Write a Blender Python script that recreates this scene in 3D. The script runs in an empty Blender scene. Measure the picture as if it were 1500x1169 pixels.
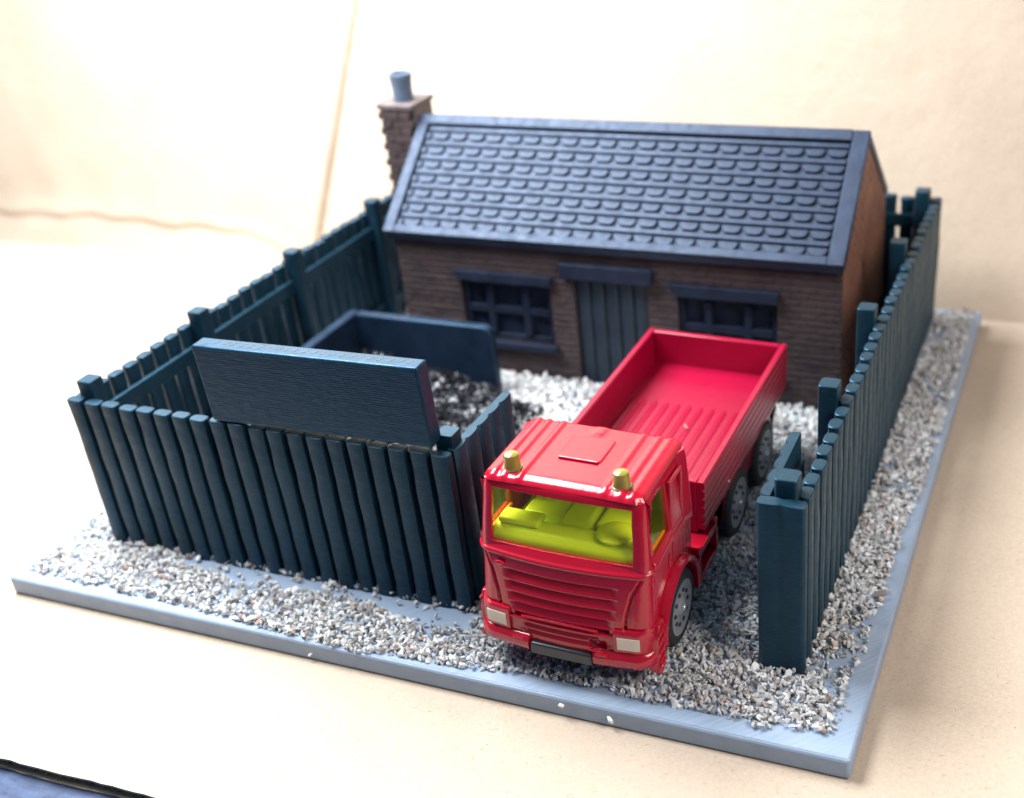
import bpy, bmesh, math, random
import numpy as np
from math import radians, sin, cos, pi, sqrt
from mathutils import Matrix, Vector, Euler

random.seed(7)
RNG = np.random.default_rng(11)
scene = bpy.context.scene
C = bpy.context.collection

# ------------------------------------------------------------------ camera
cam = bpy.data.cameras.new("camera")
cam_o = bpy.data.objects.new("camera", cam)
C.objects.link(cam_o)
cam_o.location = (22.8013, -15.4734, 16.0127)
cam_o.rotation_euler = (1.0443, 0.0679, 0.3651)
cam.sensor_width = 36.0
cam.lens = 41.80
cam.shift_x = -0.11324
cam.shift_y = 0.03405
cam.clip_start = 0.1
cam.clip_end = 400
cam.dof.use_dof = True
cam.dof.focus_distance = 23.2
cam.dof.aperture_fstop = 0.14
scene.camera = cam_o

# ------------------------------------------------------------------ light
scene.view_settings.view_transform = 'Standard'
scene.view_settings.look = 'None'
scene.view_settings.exposure = 0.0
scene.view_settings.gamma = 1.0
scene.view_settings.use_curve_mapping = False
world = bpy.data.worlds.new("World")
scene.world = world
world.use_nodes = True
bg = world.node_tree.nodes["Background"]
bg.inputs[0].default_value = (0.42, 0.66, 1.0, 1)
bg.inputs[1].default_value = 0.20

def area_lamp(name, loc, target, sx, sy, power, col):
    l = bpy.data.lights.new(name, 'AREA')
    l.shape = 'RECTANGLE'; l.size = sx; l.size_y = sy
    l.energy = power; l.color = col
    o = bpy.data.objects.new(name, l); C.objects.link(o)
    o.location = loc
    d = Vector(target) - Vector(loc)
    o.rotation_euler = d.to_track_quat('-Z', 'Y').to_euler()
    return o
area_lamp('overhead_lamp', (-4, 9.5, 28), (3, 9.5, 0), 23, 20, 54000, (0.91, 0.96, 1.0))
area_lamp('room_lamp', (36, -2, 20), (14, 8, 1), 12, 12, 7000, (1.0, 0.93, 0.86))

# ------------------------------------------------------------------ helpers
class MB:
    """collects vertices and faces for one mesh"""
    def __init__(s): s.v = []; s.f = []
    def add(s, vs, fs):
        o = len(s.v); s.v += [tuple(p) for p in vs]; s.f += [tuple(i + o for i in f) for f in fs]
    def box(s, x0, x1, y0, y1, z0, z1):
        s.add([(x0,y0,z0),(x1,y0,z0),(x1,y1,z0),(x0,y1,z0),(x0,y0,z1),(x1,y0,z1),(x1,y1,z1),(x0,y1,z1)],
              [(0,3,2,1),(4,5,6,7),(0,1,5,4),(1,2,6,5),(2,3,7,6),(3,0,4,7)])
    def prism(s, pts, ax, a, b):
        """extrude a 2D outline along axis ax from a to b"""
        n = len(pts)
        def p(q, t):
            return {'x': (t, q[0], q[1]), 'y': (q[0], t, q[1]), 'z': (q[0], q[1], t)}[ax]
        vs = [p(q, a) for q in pts] + [p(q, b) for q in pts]
        fs = [tuple(range(n))[::-1], tuple(range(n, 2*n))] + [(i, (i+1) % n, n+(i+1) % n, n+i) for i in range(n)]
        s.add(vs, fs)
    def rings(s, rs, cap=True, close=True):
        n = len(rs[0]); vs = [p for r in rs for p in r]; fs = []
        for k in range(len(rs)-1):
            for i in range(n if close else n-1):
                j = (i+1) % n
                fs.append((k*n+i, k*n+j, (k+1)*n+j, (k+1)*n+i))
        if cap:
            fs.append(tuple(range(n))[::-1]); fs.append(tuple(range((len(rs)-1)*n, len(rs)*n)))
        s.add(vs, fs)
    def lathe(s, prof, ax='x', c=(0,0,0), n=28):
        """profile of (along, radius) turned round an axis through c"""
        rs = []
        for a, r in prof:
            ring = []
            for i in range(n):
                t = 2*pi*i/n
                u, v = r*cos(t), r*sin(t)
                ring.append({'x': (c[0]+a, c[1]+u, c[2]+v), 'z': (c[0]+u, c[1]+v, c[2]+a), 'y': (c[0]+u, c[1]+a, c[2]+v)}[ax])
            rs.append(ring)
        s.rings(rs)
    def tube(s, pts, r, n=8):
        rs = []
        for i, p in enumerate(pts):
            p = Vector(p); a = Vector(pts[max(i-1, 0)]); b = Vector(pts[min(i+1, len(pts)-1)])
            t = (b-a).normalized(); u = t.orthogonal().normalized() if abs(t.z) > .99 else t.cross(Vector((0,0,1))).normalized()
            w = t.cross(u)
            rs.append([tuple(p + u*r*cos(2*pi*k/n) + w*r*sin(2*pi*k/n)) for k in range(n)])
        s.rings(rs)
    def mesh(s, name):
        me = bpy.data.meshes.new(name); me.from_pydata(s.v, [], s.f)
        bm = bmesh.new(); bm.from_mesh(me); bmesh.ops.recalc_face_normals(bm, faces=bm.faces); bm.to_mesh(me); bm.free()
        return me
    def build(s, name, m, parent=None, smooth=None, bevel=0, seg=2):
        me = s.mesh(name); me.materials.append(m)
        return link(name, me, parent, smooth, bevel, seg)

def link(name, me, parent=None, smooth=None, bevel=0, seg=2):
    o = bpy.data.objects.new(name, me); C.objects.link(o)
    if parent: o.parent = parent
    if bevel:
        b = o.modifiers.new('bevel', 'BEVEL'); b.width = bevel; b.segments = seg; b.limit_method = 'ANGLE'; b.angle_limit = radians(35)
    if smooth is not None or bevel:
        me.shade_smooth()
        if not me.attributes.get('sharp_edge') : pass
        me.set_sharp_from_angle(angle=radians(smooth if smooth else 40))
    return o

def empty(name, loc=(0,0,0), rot=(0,0,0)):
    o = bpy.data.objects.new(name, None); C.objects.link(o)
    o.location = loc; o.rotation_euler = rot; o.empty_display_size = .2
    return o
def tag(o, label=None, cat=None, group=None, kind=None):
    if label: o['label'] = label
    if cat: o['category'] = cat
    if group: o['group'] = group
    if kind: o['kind'] = kind
    return o
def copy_obj(o, parent, loc=None):
    c = o.copy(); C.objects.link(c); c.parent = parent
    if loc is not None: c.location = loc
    return c

def rrect(x0, x1, y0, y1, r, n=3):
    pts = []
    for cx, cy, a in ((x1-r, y0+r, -90), (x1-r, y1-r, 0), (x0+r, y1-r, 90), (x0+r, y0+r, 180)):
        for k in range(n+1):
            t = radians(a + 90*k/n); pts.append((cx+r*cos(t), cy+r*sin(t)))
    return pts

# ------------------------------------------------------------------ materials
def ramp(nt, fac, stops):
    r = nt.nodes.new('ShaderNodeValToRGB')
    while len(r.color_ramp.elements) < len(stops): r.color_ramp.elements.new(.5)
    for e, (p, c) in zip(r.color_ramp.elements, stops):
        e.position = p; e.color = (*c, 1) if len(c) == 3 else c
    nt.links.new(fac, r.inputs[0]); return r.outputs[0]
def noise(nt, vec, scale, detail=4, rough=.55):
    n = nt.nodes.new('ShaderNodeTexNoise'); n.inputs['Scale'].default_value = scale
    n.inputs['Detail'].default_value = detail; n.inputs['Roughness'].default_value = rough
    if vec: nt.links.new(vec, n.inputs['Vector'])
    return n.outputs['Fac']
def mixc(nt, fac, a, b, mode='MIX'):
    m = nt.nodes.new('ShaderNodeMix'); m.data_type = 'RGBA'; m.blend_type = mode
    for s, v in ((m.inputs[0], fac), (m.inputs[6], a), (m.inputs[7], b)):
        if isinstance(v, (int, float)): s.default_value = v
        elif isinstance(v, tuple): s.default_value = (*v, 1)
        else: nt.links.new(v, s)
    return m.outputs[2]
def coords(nt, kind='Object', scale=None, rot=None, vtype='POINT'):
    t = nt.nodes.new('ShaderNodeTexCoord'); v = t.outputs[kind]
    if scale or rot:
        m = nt.nodes.new('ShaderNodeMapping'); m.vector_type = vtype; nt.links.new(v, m.inputs[0])
        if scale: m.inputs['Scale'].default_value = scale
        if rot: m.inputs['Rotation'].default_value = rot
        v = m.outputs[0]
    return v
def bump(nt, h, strength, dist=.02, chain=None):
    b = nt.nodes.new('ShaderNodeBump'); b.inputs['Strength'].default_value = strength; b.inputs['Distance'].default_value = dist
    nt.links.new(h, b.inputs['Height'])
    if chain: nt.links.new(chain, b.inputs['Normal'])
    return b.outputs[0]
def base(name, col, rough=.5, spec=.5, coat=0, coat_rough=.05):
    m = bpy.data.materials.new(name); m.use_nodes = True
    nt = m.node_tree; p = nt.nodes['Principled BSDF']
    p.inputs['Base Color'].default_value = (*col, 1); p.inputs['Roughness'].default_value = rough
    p.inputs['Specular IOR Level'].default_value = spec
    p.inputs['Coat Weight'].default_value = coat; p.inputs['Coat Roughness'].default_value = coat_rough
    return m, nt, p

def layered_plastic(name, col, col2, rough=.42, freq=7.5, strength=.35, spec=.5, axis='Z', rot=None, scratch=None, tint=None, sheen=.06):
    """3D printed plastic: fine layer lines, slight mottling, a few pale scuffs"""
    m, nt, p = base(name, col, rough, spec)
    if tint:
        p.inputs['Specular Tint'].default_value = (*tint, 1); p.inputs['Specular IOR Level'].default_value = spec
        p.inputs['Sheen Weight'].default_value = sheen; p.inputs['Sheen Tint'].default_value = (.45, .78, 1, 1); p.inputs['Sheen Roughness'].default_value = .35
    v = coords(nt)
    n = noise(nt, v, 1.6, 5)
    c = mixc(nt, ramp(nt, n, [(.35, (0,0,0)), (.68, (1,1,1))]), col, col2)
    if scratch:
        vs = coords(nt, scale=(2.0, 2.0, .7))
        s = noise(nt, vs, 6, 6, .7)
        c = mixc(nt, ramp(nt, s, [(.63, (0,0,0)), (.78, (1,1,1))]), c, scratch)
    nt.links.new(c, p.inputs['Base Color'])
    w = nt.nodes.new('ShaderNodeTexWave'); w.wave_type = 'BANDS'; w.bands_direction = axis
    w.inputs['Scale'].default_value = freq; w.inputs['Distortion'].default_value = .6; w.inputs['Detail'].default_value = 1
    nt.links.new(coords(nt, rot=rot) if rot else v, w.inputs['Vector'])
    b1 = bump(nt, w.outputs['Fac'], strength, .012)
    blob = noise(nt, coords(nt, scale=(1, 1, 3.0)), 3.2, 3)
    b2 = bump(nt, blob, .25, .05, b1)
    nt.links.new(b2, p.inputs['Normal'])
    rr = ramp(nt, noise(nt, v, 4.5, 4), [(.3, (rough-.1,)*3), (.75, (rough+.14,)*3)])
    nt.links.new(rr, p.inputs['Roughness'])
    return m

M = {}
M['fence'] = layered_plastic('fence_plastic', (.003, .0165, .027), (.006, .0245, .038), .44, 7.5, .4, .6, scratch=(.02, .06, .085), tint=(.28, .64, 1))
M['fence_inner'] = M['fence']
M['board'] = layered_plastic('board_plastic', (.0025, .017, .033), (.005, .025, .045), .42, 6.0, .2, .6, scratch=(.02, .06, .09), tint=(.22, .60, 1))
M['bunker'] = layered_plastic('bunker_plastic', (.004, .010, .024), (.009, .018, .038), .45, 7.5, .25, .45, scratch=(.04, .06, .09), tint=(.4, .7, 1))
M['plate'] = layered_plastic('plate_plastic', (.235, .30, .405), (.27, .34, .45), .45, 7.5, .2)
def plate_top():
    m, nt, p = base('plate_top_plastic', (.235, .30, .40), .42, .5)
    v = coords(nt, scale=(.10, 2.0, 1), rot=(0, 0, radians(-43)), vtype='TEXTURE')
    st = noise(nt, v, 1.6, 5, .6)
    big = noise(nt, coords(nt), .9, 4)
    c = mixc(nt, ramp(nt, st, [(.35, (0,0,0)), (.68, (1,1,1))]), (.235, .305, .415), (.30, .385, .51))
    c = mixc(nt, ramp(nt, big, [(.4, (0,0,0)), (.7, (1,1,1))]), c, (.30, .375, .48))
    nt.links.new(c, p.inputs['Base Color'])
    nt.links.new(bump(nt, st, .55, .03), p.inputs['Normal'])
    return m
M['plate_top'] = plate_top()
M['roof'] = layered_plastic('roof_plastic', (.008, .0115, .025), (.015, .021, .042), .5, 9, .3, axis='Y', scratch=(.09, .125, .21), tint=(.6, .75, 1))
M['lintel'] = layered_plastic('lintel_plastic', (.004, .008, .022), (.010, .016, .036), .7, 7.5, .4, .25, scratch=(.025, .038, .07))
M['pot'] = layered_plastic('pot_plastic', (.08, .115, .17), (.12, .17, .24), .5, 7.5, .2, scratch=(.4, .5, .6))
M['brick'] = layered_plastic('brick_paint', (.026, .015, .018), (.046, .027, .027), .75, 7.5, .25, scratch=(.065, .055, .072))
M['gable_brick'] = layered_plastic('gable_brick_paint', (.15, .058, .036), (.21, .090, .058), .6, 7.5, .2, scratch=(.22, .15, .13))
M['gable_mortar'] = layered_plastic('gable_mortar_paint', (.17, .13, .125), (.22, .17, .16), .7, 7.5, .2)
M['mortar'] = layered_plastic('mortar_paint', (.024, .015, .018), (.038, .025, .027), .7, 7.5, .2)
M['chimney_face'] = layered_plastic('chimney_paint', (.085, .06, .06), (.16, .13, .13), .6, 7.5, .3, scratch=(.3, .29, .32))

def enamel(name, col, rough=.22):
    m, nt, p = base(name, col, rough, .35, .5, .05)
    b = bump(nt, noise(nt, coords(nt), 5, 3), .08, .05)
    nt.links.new(b, p.inputs['Normal']); nt.links.new(b, p.inputs['Coat Normal'])
    n = noise(nt, coords(nt), 2.0, 4)
    c2 = tuple(min(1, k*1.12+.004) for k in col)
    nt.links.new(mixc(nt, n, col, c2), p.inputs['Base Color'])
    return m
M['red'] = enamel('red_enamel', (.37, .002, .018))
m, nt, p = base('red_plastic', (.30, .001, .024), .30, .5)
nt.links.new(bump(nt, noise(nt, coords(nt), 26, 3), .05, .02), p.inputs['Normal'])
nt.links.new(mixc(nt, noise(nt, coords(nt), 3, 4), (.215, .0006, .019), (.285, .0012, .027)), p.inputs['Base Color'])
M['bed'] = m
m, nt, p = base('tyre_rubber', (.018, .019, .021), .62, .35)
nt.links.new(bump(nt, noise(nt, coords(nt), 30, 3), .15, .01), p.inputs['Normal']); M['tyre'] = m
m, nt, p = base('rim_plastic', (.20, .21, .23), .4, .5)
nt.links.new(bump(nt, noise(nt, coords(nt), 18, 3), .1, .01), p.inputs['Normal']); M['rim'] = m
m, nt, p = base('hub_silver', (.55, .57, .6), .25, .5); p.inputs['Metallic'].default_value = .8; M['hub'] = m
m, nt, p = base('black_plastic', (.022, .026, .034), .35, .5)
nt.links.new(bump(nt, noise(nt, coords(nt), 12, 3), .1, .02), p.inputs['Normal']); M['black'] = m
m, nt, p = base('headlight_print', (.62, .53, .44), .4, .5)
nt.links.new(mixc(nt, noise(nt, coords(nt), 7, 4), (.58, .49, .40), (.68, .59, .50)), p.inputs['Base Color']); M['headlight'] = m
m, nt, p = base('lime_plastic', (.82, .92, .10), .4, .5)
p.inputs['Subsurface Weight'].default_value = .3; p.inputs['Subsurface Radius'].default_value = (.5, .6, .1)
M['lime'] = m
m, nt, p = base('orange_edge_light', (.95, .22, .02), .35, .5); M['orange'] = m  # colour of light piped through the window plastic, set as base colour
m, nt, p = base('beacon_plastic', (.34, .29, .05), .12, .6, .6)
p.inputs['Transmission Weight'].default_value = .35; M['beacon'] = m
def tinted(name, tint, gl):
    m = bpy.data.materials.new(name); m.use_nodes = True; nt = m.node_tree
    nt.nodes.remove(nt.nodes['Principled BSDF'])
    t = nt.nodes.new('ShaderNodeBsdfTransparent'); t.inputs[0].default_value = (*tint, 1)
    g = nt.nodes.new('ShaderNodeBsdfGlossy'); g.inputs['Roughness'].default_value = .04
    f = nt.nodes.new('ShaderNodeFresnel'); f.inputs[0].default_value = gl
    mx = nt.nodes.new('ShaderNodeMixShader')
    ge = nt.nodes.new('ShaderNodeNewGeometry'); mu = nt.nodes.new('ShaderNodeMath'); mu.operation = 'MULTIPLY_ADD'
    nt.links.new(ge.outputs['Backfacing'], mu.inputs[0]); mu.inputs[1].default_value = -1; mu.inputs[2].default_value = 1
    m4 = nt.nodes.new('ShaderNodeMath'); m4.operation = 'MULTIPLY'
    nt.links.new(f.outputs[0], m4.inputs[0]); nt.links.new(mu.outputs[0], m4.inputs[1])
    nt.links.new(m4.outputs[0], mx.inputs[0]); nt.links.new(t.outputs[0], mx.inputs[1]); nt.links.new(g.outputs[0], mx.inputs[2])
    tr = nt.nodes.new('ShaderNodeBsdfTranslucent'); tr.inputs[0].default_value = (.75, .85, .05, 1)
    df = nt.nodes.new('ShaderNodeBsdfDiffuse'); df.inputs[0].default_value = (.75, .85, .05, 1)
    m3 = nt.nodes.new('ShaderNodeMixShader'); nt.links.new(tr.outputs[0], m3.inputs[1]); nt.links.new(df.outputs[0], m3.inputs[2])
    m2 = nt.nodes.new('ShaderNodeMixShader'); m2.inputs[0].default_value = .025
    nt.links.new(mx.outputs[0], m2.inputs[1]); nt.links.new(m3.outputs[0], m2.inputs[2])
    nt.links.new(m2.outputs[0], nt.nodes['Material Output'].inputs[0]); return m
M['glass'] = tinted('yellow_window_plastic', (.98, .985, .70), 1.45)

def card_mat():
    m, nt, p = base('cardboard', (.53, .42, .32), .85, .2)
    v = coords(nt)
    c = mixc(nt, ramp(nt, noise(nt, v, .35, 5), [(.3, (0,0,0)), (.7, (1,1,1))]), (.40, .312, .238), (.455, .363, .282))
    c = mixc(nt, ramp(nt, noise(nt, v, 14, 6, .75), [(.35, (0,0,0)), (.7, (1,1,1))]), c, (.50, .405, .315), 'MIX')
    f = noise(nt, coords(nt, scale=(.34, .07, .12), rot=(.1, .2, .5), vtype='TEXTURE'), 1.5, 3, .6)
    c = mixc(nt, ramp(nt, f, [(.65, (0,0,0)), (.74, (1,1,1))]), c, (.30, .205, .135))
    f2 = noise(nt, coords(nt, scale=(.06, .25, .1), rot=(.2, .1, .35), vtype='TEXTURE'), 1.4, 3, .6)
    c = mixc(nt, ramp(nt, f2, [(.68, (0,0,0)), (.76, (1,1,1))]), c, (.20, .14, .10))
    nt.links.new(c, p.inputs['Base Color'])
    b = bump(nt, noise(nt, v, 13, 6, .7), .5, .03)
    b = bump(nt, noise(nt, v, .5, 3), .3, .25, b)
    nt.links.new(b, p.inputs['Normal']); return m
M['card'] = card_mat()
m, nt, p = base('card_edge', (.20, .14, .09), .9, .2)
nt.links.new(mixc(nt, noise(nt, coords(nt), 8, 5), (.13, .095, .07), (.36, .28, .20)), p.inputs['Base Color']); M['card_edge'] = m
m, nt, p = base('blue_mat', (.06, .10, .26), .6, .4)
nt.links.new(mixc(nt, ramp(nt, noise(nt, coords(nt, scale=(1, 4, 1), rot=(0, 0, .6)), 1.3, 6), [(.35, (0,0,0)), (.7, (1,1,1))]), (.012, .024, .065), (.045, .075, .165)), p.inputs['Base Color'])
nt.links.new(bump(nt, noise(nt, coords(nt), 3, 6), .3, .1), p.inputs['Normal']); M['mat'] = m

def stone_mat(name, stops, rough=.6, spec=.5):
    m, nt, p = base(name, (.6, .6, .6), rough, spec)
    g = nt.nodes.new('ShaderNodeNewGeometry')
    c = ramp(nt, g.outputs['Random Per Island'], stops)
    c = mixc(nt, noise(nt, coords(nt), 9, 4), c, (.9, .9, .9), 'MULTIPLY')
    nt.links.new(c, p.inputs['Base Color'])
    nt.links.new(bump(nt, noise(nt, coords(nt), 14, 4), .3, .03), p.inputs['Normal'])
    return m
M['gravel'] = stone_mat('gravel_stone', [(0, (.10, .085, .07)), (.05, (.30, .27, .25)), (.14, (.40, .39, .38)), (.4, (.52, .52, .515)), (.75, (.67, .68, .685)), (.90, (.80, .81, .82)), (.95, (.52, .45, .40)), (1, (.45, .27, .20))])
M['coal'] = stone_mat('coal_lump', [(0, (.003, .004, .006)), (.6, (.008, .009, .013)), (1, (.02, .02, .027))], .3, .45)
M['white_stone'] = stone_mat('white_chip', [(0, (.72, .72, .70)), (1, (.8, .8, .78))])

# ------------------------------------------------------------------ setting
W, D, T = 20.0, 19.7, .475
mb = MB(); mb.box(-120, 120, -120, 120, -1.35, -.755)
tag(mb.build('table_top', M['mat']), kind='structure')

# the cardboard the model stands on: two liners and a wavy core
sheet = empty('cardboard_sheet', (0, 0, 0))
tag(sheet, 'flat brown corrugated cardboard sheet lying under the grey model base', 'cardboard')
def edge_y(x): return -4.33 + .03*(x-4) + .012*sin(x*2.1)
xs = np.linspace(-60, 60, 481)
def liner(z0, z1, off):
    b = MB(); n = len(xs)
    vs = []
    for x in xs:
        ye = edge_y(x)+off+random.uniform(-.015, .015)
        vs += [(x, ye, z0), (x, ye, z1), (x, 21.5, z1), (x, 21.5, z0)]
    fs = []
    for i in range(n-1):
        a = 4*i
        for k in range(4):
            fs.append((a+k, a+4+k, a+4+(k+1) % 4, a+(k+1) % 4))
    fs += [(0, 1, 2, 3), (4*n-4, 4*n-1, 4*n-2, 4*n-3)]
    b.add(vs, fs); return b
liner(-.525, -T, 0).build('top_liner', M['card'], sheet, smooth=30)
liner(-.75, -.705, -.03).build('bottom_liner', M['card'], sheet, smooth=30)
b = MB(); fx = np.linspace(-30, 40, 1401); vs = []
for x in fx:
    z = -.615 + .07*sin(x*2*pi/.34)
    ye = edge_y(x)+.05
    vs += [(x, ye, z-.02), (x, ye, z+.02), (x, ye+3, z+.02), (x, ye+3, z-.02)]
fs = []
for i in range(len(fx)-1):
    a = 4*i
    for k in range(4): fs.append((a+k, a+4+k, a+4+(k+1) % 4, a+(k+1) % 4))
b.add(vs, fs); tag(b.build('fluting', M['card_edge'], sheet, smooth=40))

# cardboard backdrop: folds up behind the base and leans back
def wob(x, y): return sin(x*.7+1.3)*.5 + sin(x*1.9+y*.8)*.25 + sin(x*.31-y*1.7+2)*.4
gx = np.concatenate([np.linspace(-60, -43, 12), np.linspace(-42, 4, 560), np.linspace(4.6, 110, 150)])
b = MB(); nx, ns = len(gx), 110; vs = []
def smooth01(t): t = min(1, max(0, t)); return t*t*(3-2*t)
lean = radians(13)
for j in range(ns):
    s = (j/(ns-1))**2.2*60
    for x in gx:
        left = smooth01((-3.2-x)/7)          # the crumpled strip narrows to nothing towards the right
        y0 = 19.95 + .02*(x-10)
        hs = (1.25+.10*sin(x*.7)+.05*sin(x*2.3))*left + .02
        if s < hs:
            y = y0 + s*.40; z = s*.85
        else:
            over = .22*left*math.exp(-(s-hs)/.35)
            y = y0 + hs*.40 + (s-hs)*sin(lean) - over*smooth01((s-hs)/.25); z = hs*.85 + (s-hs)*cos(lean)
        w = wob(x*1.3, s*1.5)*.055*left*math.exp(-max(0, s-2)*.4)*min(1, s*2)
        xc = -4.75 + .262*s
        t = (x-xc)/.11
        crease = .32*math.exp(-t*t)*min(1, s) + .10*smooth01((x-xc)/.3)*min(1, s*.5)
        y += w + crease + .12*sin(x*.23+1)*min(1, s*.15)
        z += w*.8
        vs.append((x, y, z-T+.004))
fs = [(j*nx+i, j*nx+i+1, (j+1)*nx+i+1, (j+1)*nx+i) for j in range(ns-1) for i in range(nx-1)]
b.add(vs, fs)
back = b.build('cardboard_backdrop', M['card'], None, smooth=60)
so = back.modifiers.new('thickness', 'SOLIDIFY'); so.thickness = .3; so.offset = 1
tag(back, 'pale cardboard panel standing up behind the model with a crumpled fold at its foot', 'cardboard')

# base plate
b = MB(); b.box(0, W, 0, D, -T, 0)
plate = b.build('base_plate', M['plate'], None, bevel=.07, seg=3)
b = MB(); b.prism(rrect(.05, W-.05, .05, D-.05, .06, 3), 'z', -.02, .004); b.build('top_skin', M['plate_top'], plate)
tag(plate, 'square blue grey plastic base plate carrying the yard and the gravel', 'base plate')

# ------------------------------------------------------------------ fences
H = 3.96
def picket_mesh(w, d, h, seed, lip=.03):
    r = random.Random(seed); b = MB(); ph = r.uniform(0, 6)
    def ring(z, ins, dx=0, dy=0): return [(x+dx, y+dy, z) for x, y in rrect(-w/2+ins, w/2-ins, -d/2+ins, d/2-ins, min(w, d)*.42-ins*.5, 2)]
    rs = [ring(0, 0)]
    for k in range(1, 8):
        rs.append(ring(h*k/8, r.uniform(-.010, .009), .006*sin(ph+k*.9)+r.uniform(-.005, .005), r.uniform(-.010, .010)))
    rs += [ring(h-lip*.5, -.008), ring(h, lip*.4)]
    b.rings(rs); me = b.mesh('picket'); me.materials.append(M['fence']); me.shade_smooth(); me.set_sharp_from_angle(angle=radians(32)); return me
PF = [picket_mesh(.415, .26, H, s) for s in range(7)]         # front fence: wide boards
PS = [picket_mesh(.26, .40, H, s+9) for s in range(4)]       # side fences: their broad face looks along x
PB = [picket_mesh(.40, .26, H, s+20) for s in range(3)]
postb = MB()
postb.rings([[(x, y, z) for x, y in rrect(-.21+i, .21-i, -.21+i, .21-i, .06, 2)] for z, i in ((0, 0), (4.32, 0), (4.335, .015))])
POST = postb.mesh('post'); POST.materials.append(M['fence']); POST.shade_smooth(); POST.set_sharp_from_angle(angle=radians(32))
def place(name, me, parent, x, y, z=0, dz=0, rz=0):
    o = bpy.data.objects.new(name, me); C.objects.link(o); o.parent = parent
    o.location = (x, y, z); o.rotation_euler = (random.uniform(-.003, .003), random.uniform(-.003, .003), rz)
    if dz: o.scale = (1, 1, 1+dz)
    return o
def jit(): return random.uniform(-.008, .008)

front = empty('picket_fence', (6.4, 2.0, 0))
tag(front, 'dark slate picket fence facing the camera at the front left with a board on top', 'fence', 'picket fences round the yard')
for k in range(20):
    x = 1.51+.22+k*(11.43-1.51-.44)/19
    place('picket', PF[(k*3) % 7], front, x-6.4+random.uniform(-.015, .015), random.uniform(-.012, .018), 0, jit())
for z0, z1 in ((3.25, 3.6), (.35, .75)):
    b = MB(); b.box(1.9-6.4, 10.8-6.4, .135, .30, z0, z1); b.build('rail', M['fence'], front, bevel=.03)
b = MB(); b.box(1.75-6.4, 11.15-6.4, .09, .132, 0, 3.80); b.build('backing_sheet', M['fence'], front)
place('post', POST, front, 11.14-6.4, .46, 0, -.03)
place('post', POST, front, 6.4-6.4, .38, 0, -.12)

lf = empty('picket_fence', (1.62, 10.3, 0))
tag(lf, 'dark picket fence along the left edge seen from inside with posts and rails', 'fence', 'picket fences round the yard')
npk = 33
for k in range(npk):
    y = 2.36+k*(18.45-2.36)/(npk-1)
    place('picket', PS[k % 4], lf, .02, y-10.3, 0, jit())
for z0, z1 in ((3.1, 3.5), (.5, .9)):
    b = MB(); b.box(.155, .30, 2.2-10.3, 18.3-10.3, z0, z1); b.build('rail', M['fence'], lf, bevel=.03)
for y in (2.36, 6.22, 10.32, 14.6, 18.2): place('post', POST, lf, .30, y-10.3, 0)

rf = empty('picket_fence', (18.5, 10.3, 0))
tag(rf, 'long dark picket fence receding along the right edge of the base plate', 'fence', 'picket fences round the yard')
npk = 32
for k in range(npk):
    y = 2.50+k*(18.5-2.50)/(npk-1)
    place('picket', PS[(k*3) % 4], rf, .05, y-10.3, 0, jit())
for z0, z1 in ((3.1, 3.5), (.5, .9)):
    b = MB(); b.box(-.22, -.085, 2.3-10.3, 18.3-10.3, z0, z1); b.build('rail', M['fence'], rf, bevel=.03)
for y in (6.06, 9.96, 14.2, 18.25): place('post', POST, rf, -.30, y-10.3, 0)
# broad end board of the right fence, two boards fused into one
pts = []
for k in range(25):
    t = k/24; x = 17.76+.93*t
    pts.append((x, 1.88 + .0*t))
out = rrect(17.76, 18.69, 1.885, 2.17, .10, 4)
b = MB()
def wav(q, ins, z):
    x, y = q; cx = (17.76+18.69)/2; cy = 2.03
    notch = .045*math.exp(-((x-cx)/.09)**2)*(1 if y > cy else -1)
    dx = (x-cx)*(1-ins); dy = (y-cy-notch*.9)*(1-ins*3)
    return (cx+dx-18.5, cy+dy-10.3, z)
# finer outline so the notch shows
fine = []
for i in range(len(out)):
    a, c = out[i], out[(i+1) % len(out)]
    n = 8 if abs(a[0]-c[0]) > .3 else 1
    for k in range(n): fine.append((a[0]+(c[0]-a[0])*k/n, a[1]+(c[1]-a[1])*k/n))
b.rings([[wav(q, 0, z) for q in fine] for z in (0, 2, 3.95)] + [[wav(q, .02, 3.97) for q in fine]])
b.build('end_board', M['fence'], rf, smooth=32)
b = MB(); b.rings([[(x-18.5, y-10.3, z) for x, y in rrect(18.02+i, 18.47-i, 2.19+i, 2.62-i, .09, 3)] for z, i in ((0, 0), (4.315, 0), (4.33, .015))])
b.build('post', M['fence'], rf, smooth=32)

bf = empty('picket_fence', (10, 18.62, 0))
tag(bf, 'dark picket fence across the back of the plate behind the brick house', 'fence', 'picket fences round the yard')
npk = 33
for k in range(npk):
    x = 2.0+k*(18.2-2.0)/(npk-1)
    place('picket', PB[k % 3], bf, x-10, .05, 0, jit())
for z0, z1 in ((3.1, 3.5), (.5, .9)):
    b = MB(); b.box(2.1-10, 17.95-10, -.22, -.085, z0, z1); b.build('rail', M['fence'], bf, bevel=.03)
for x in (6, 10, 14): place('post', POST, bf, x-10, -.30, 0)

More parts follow.
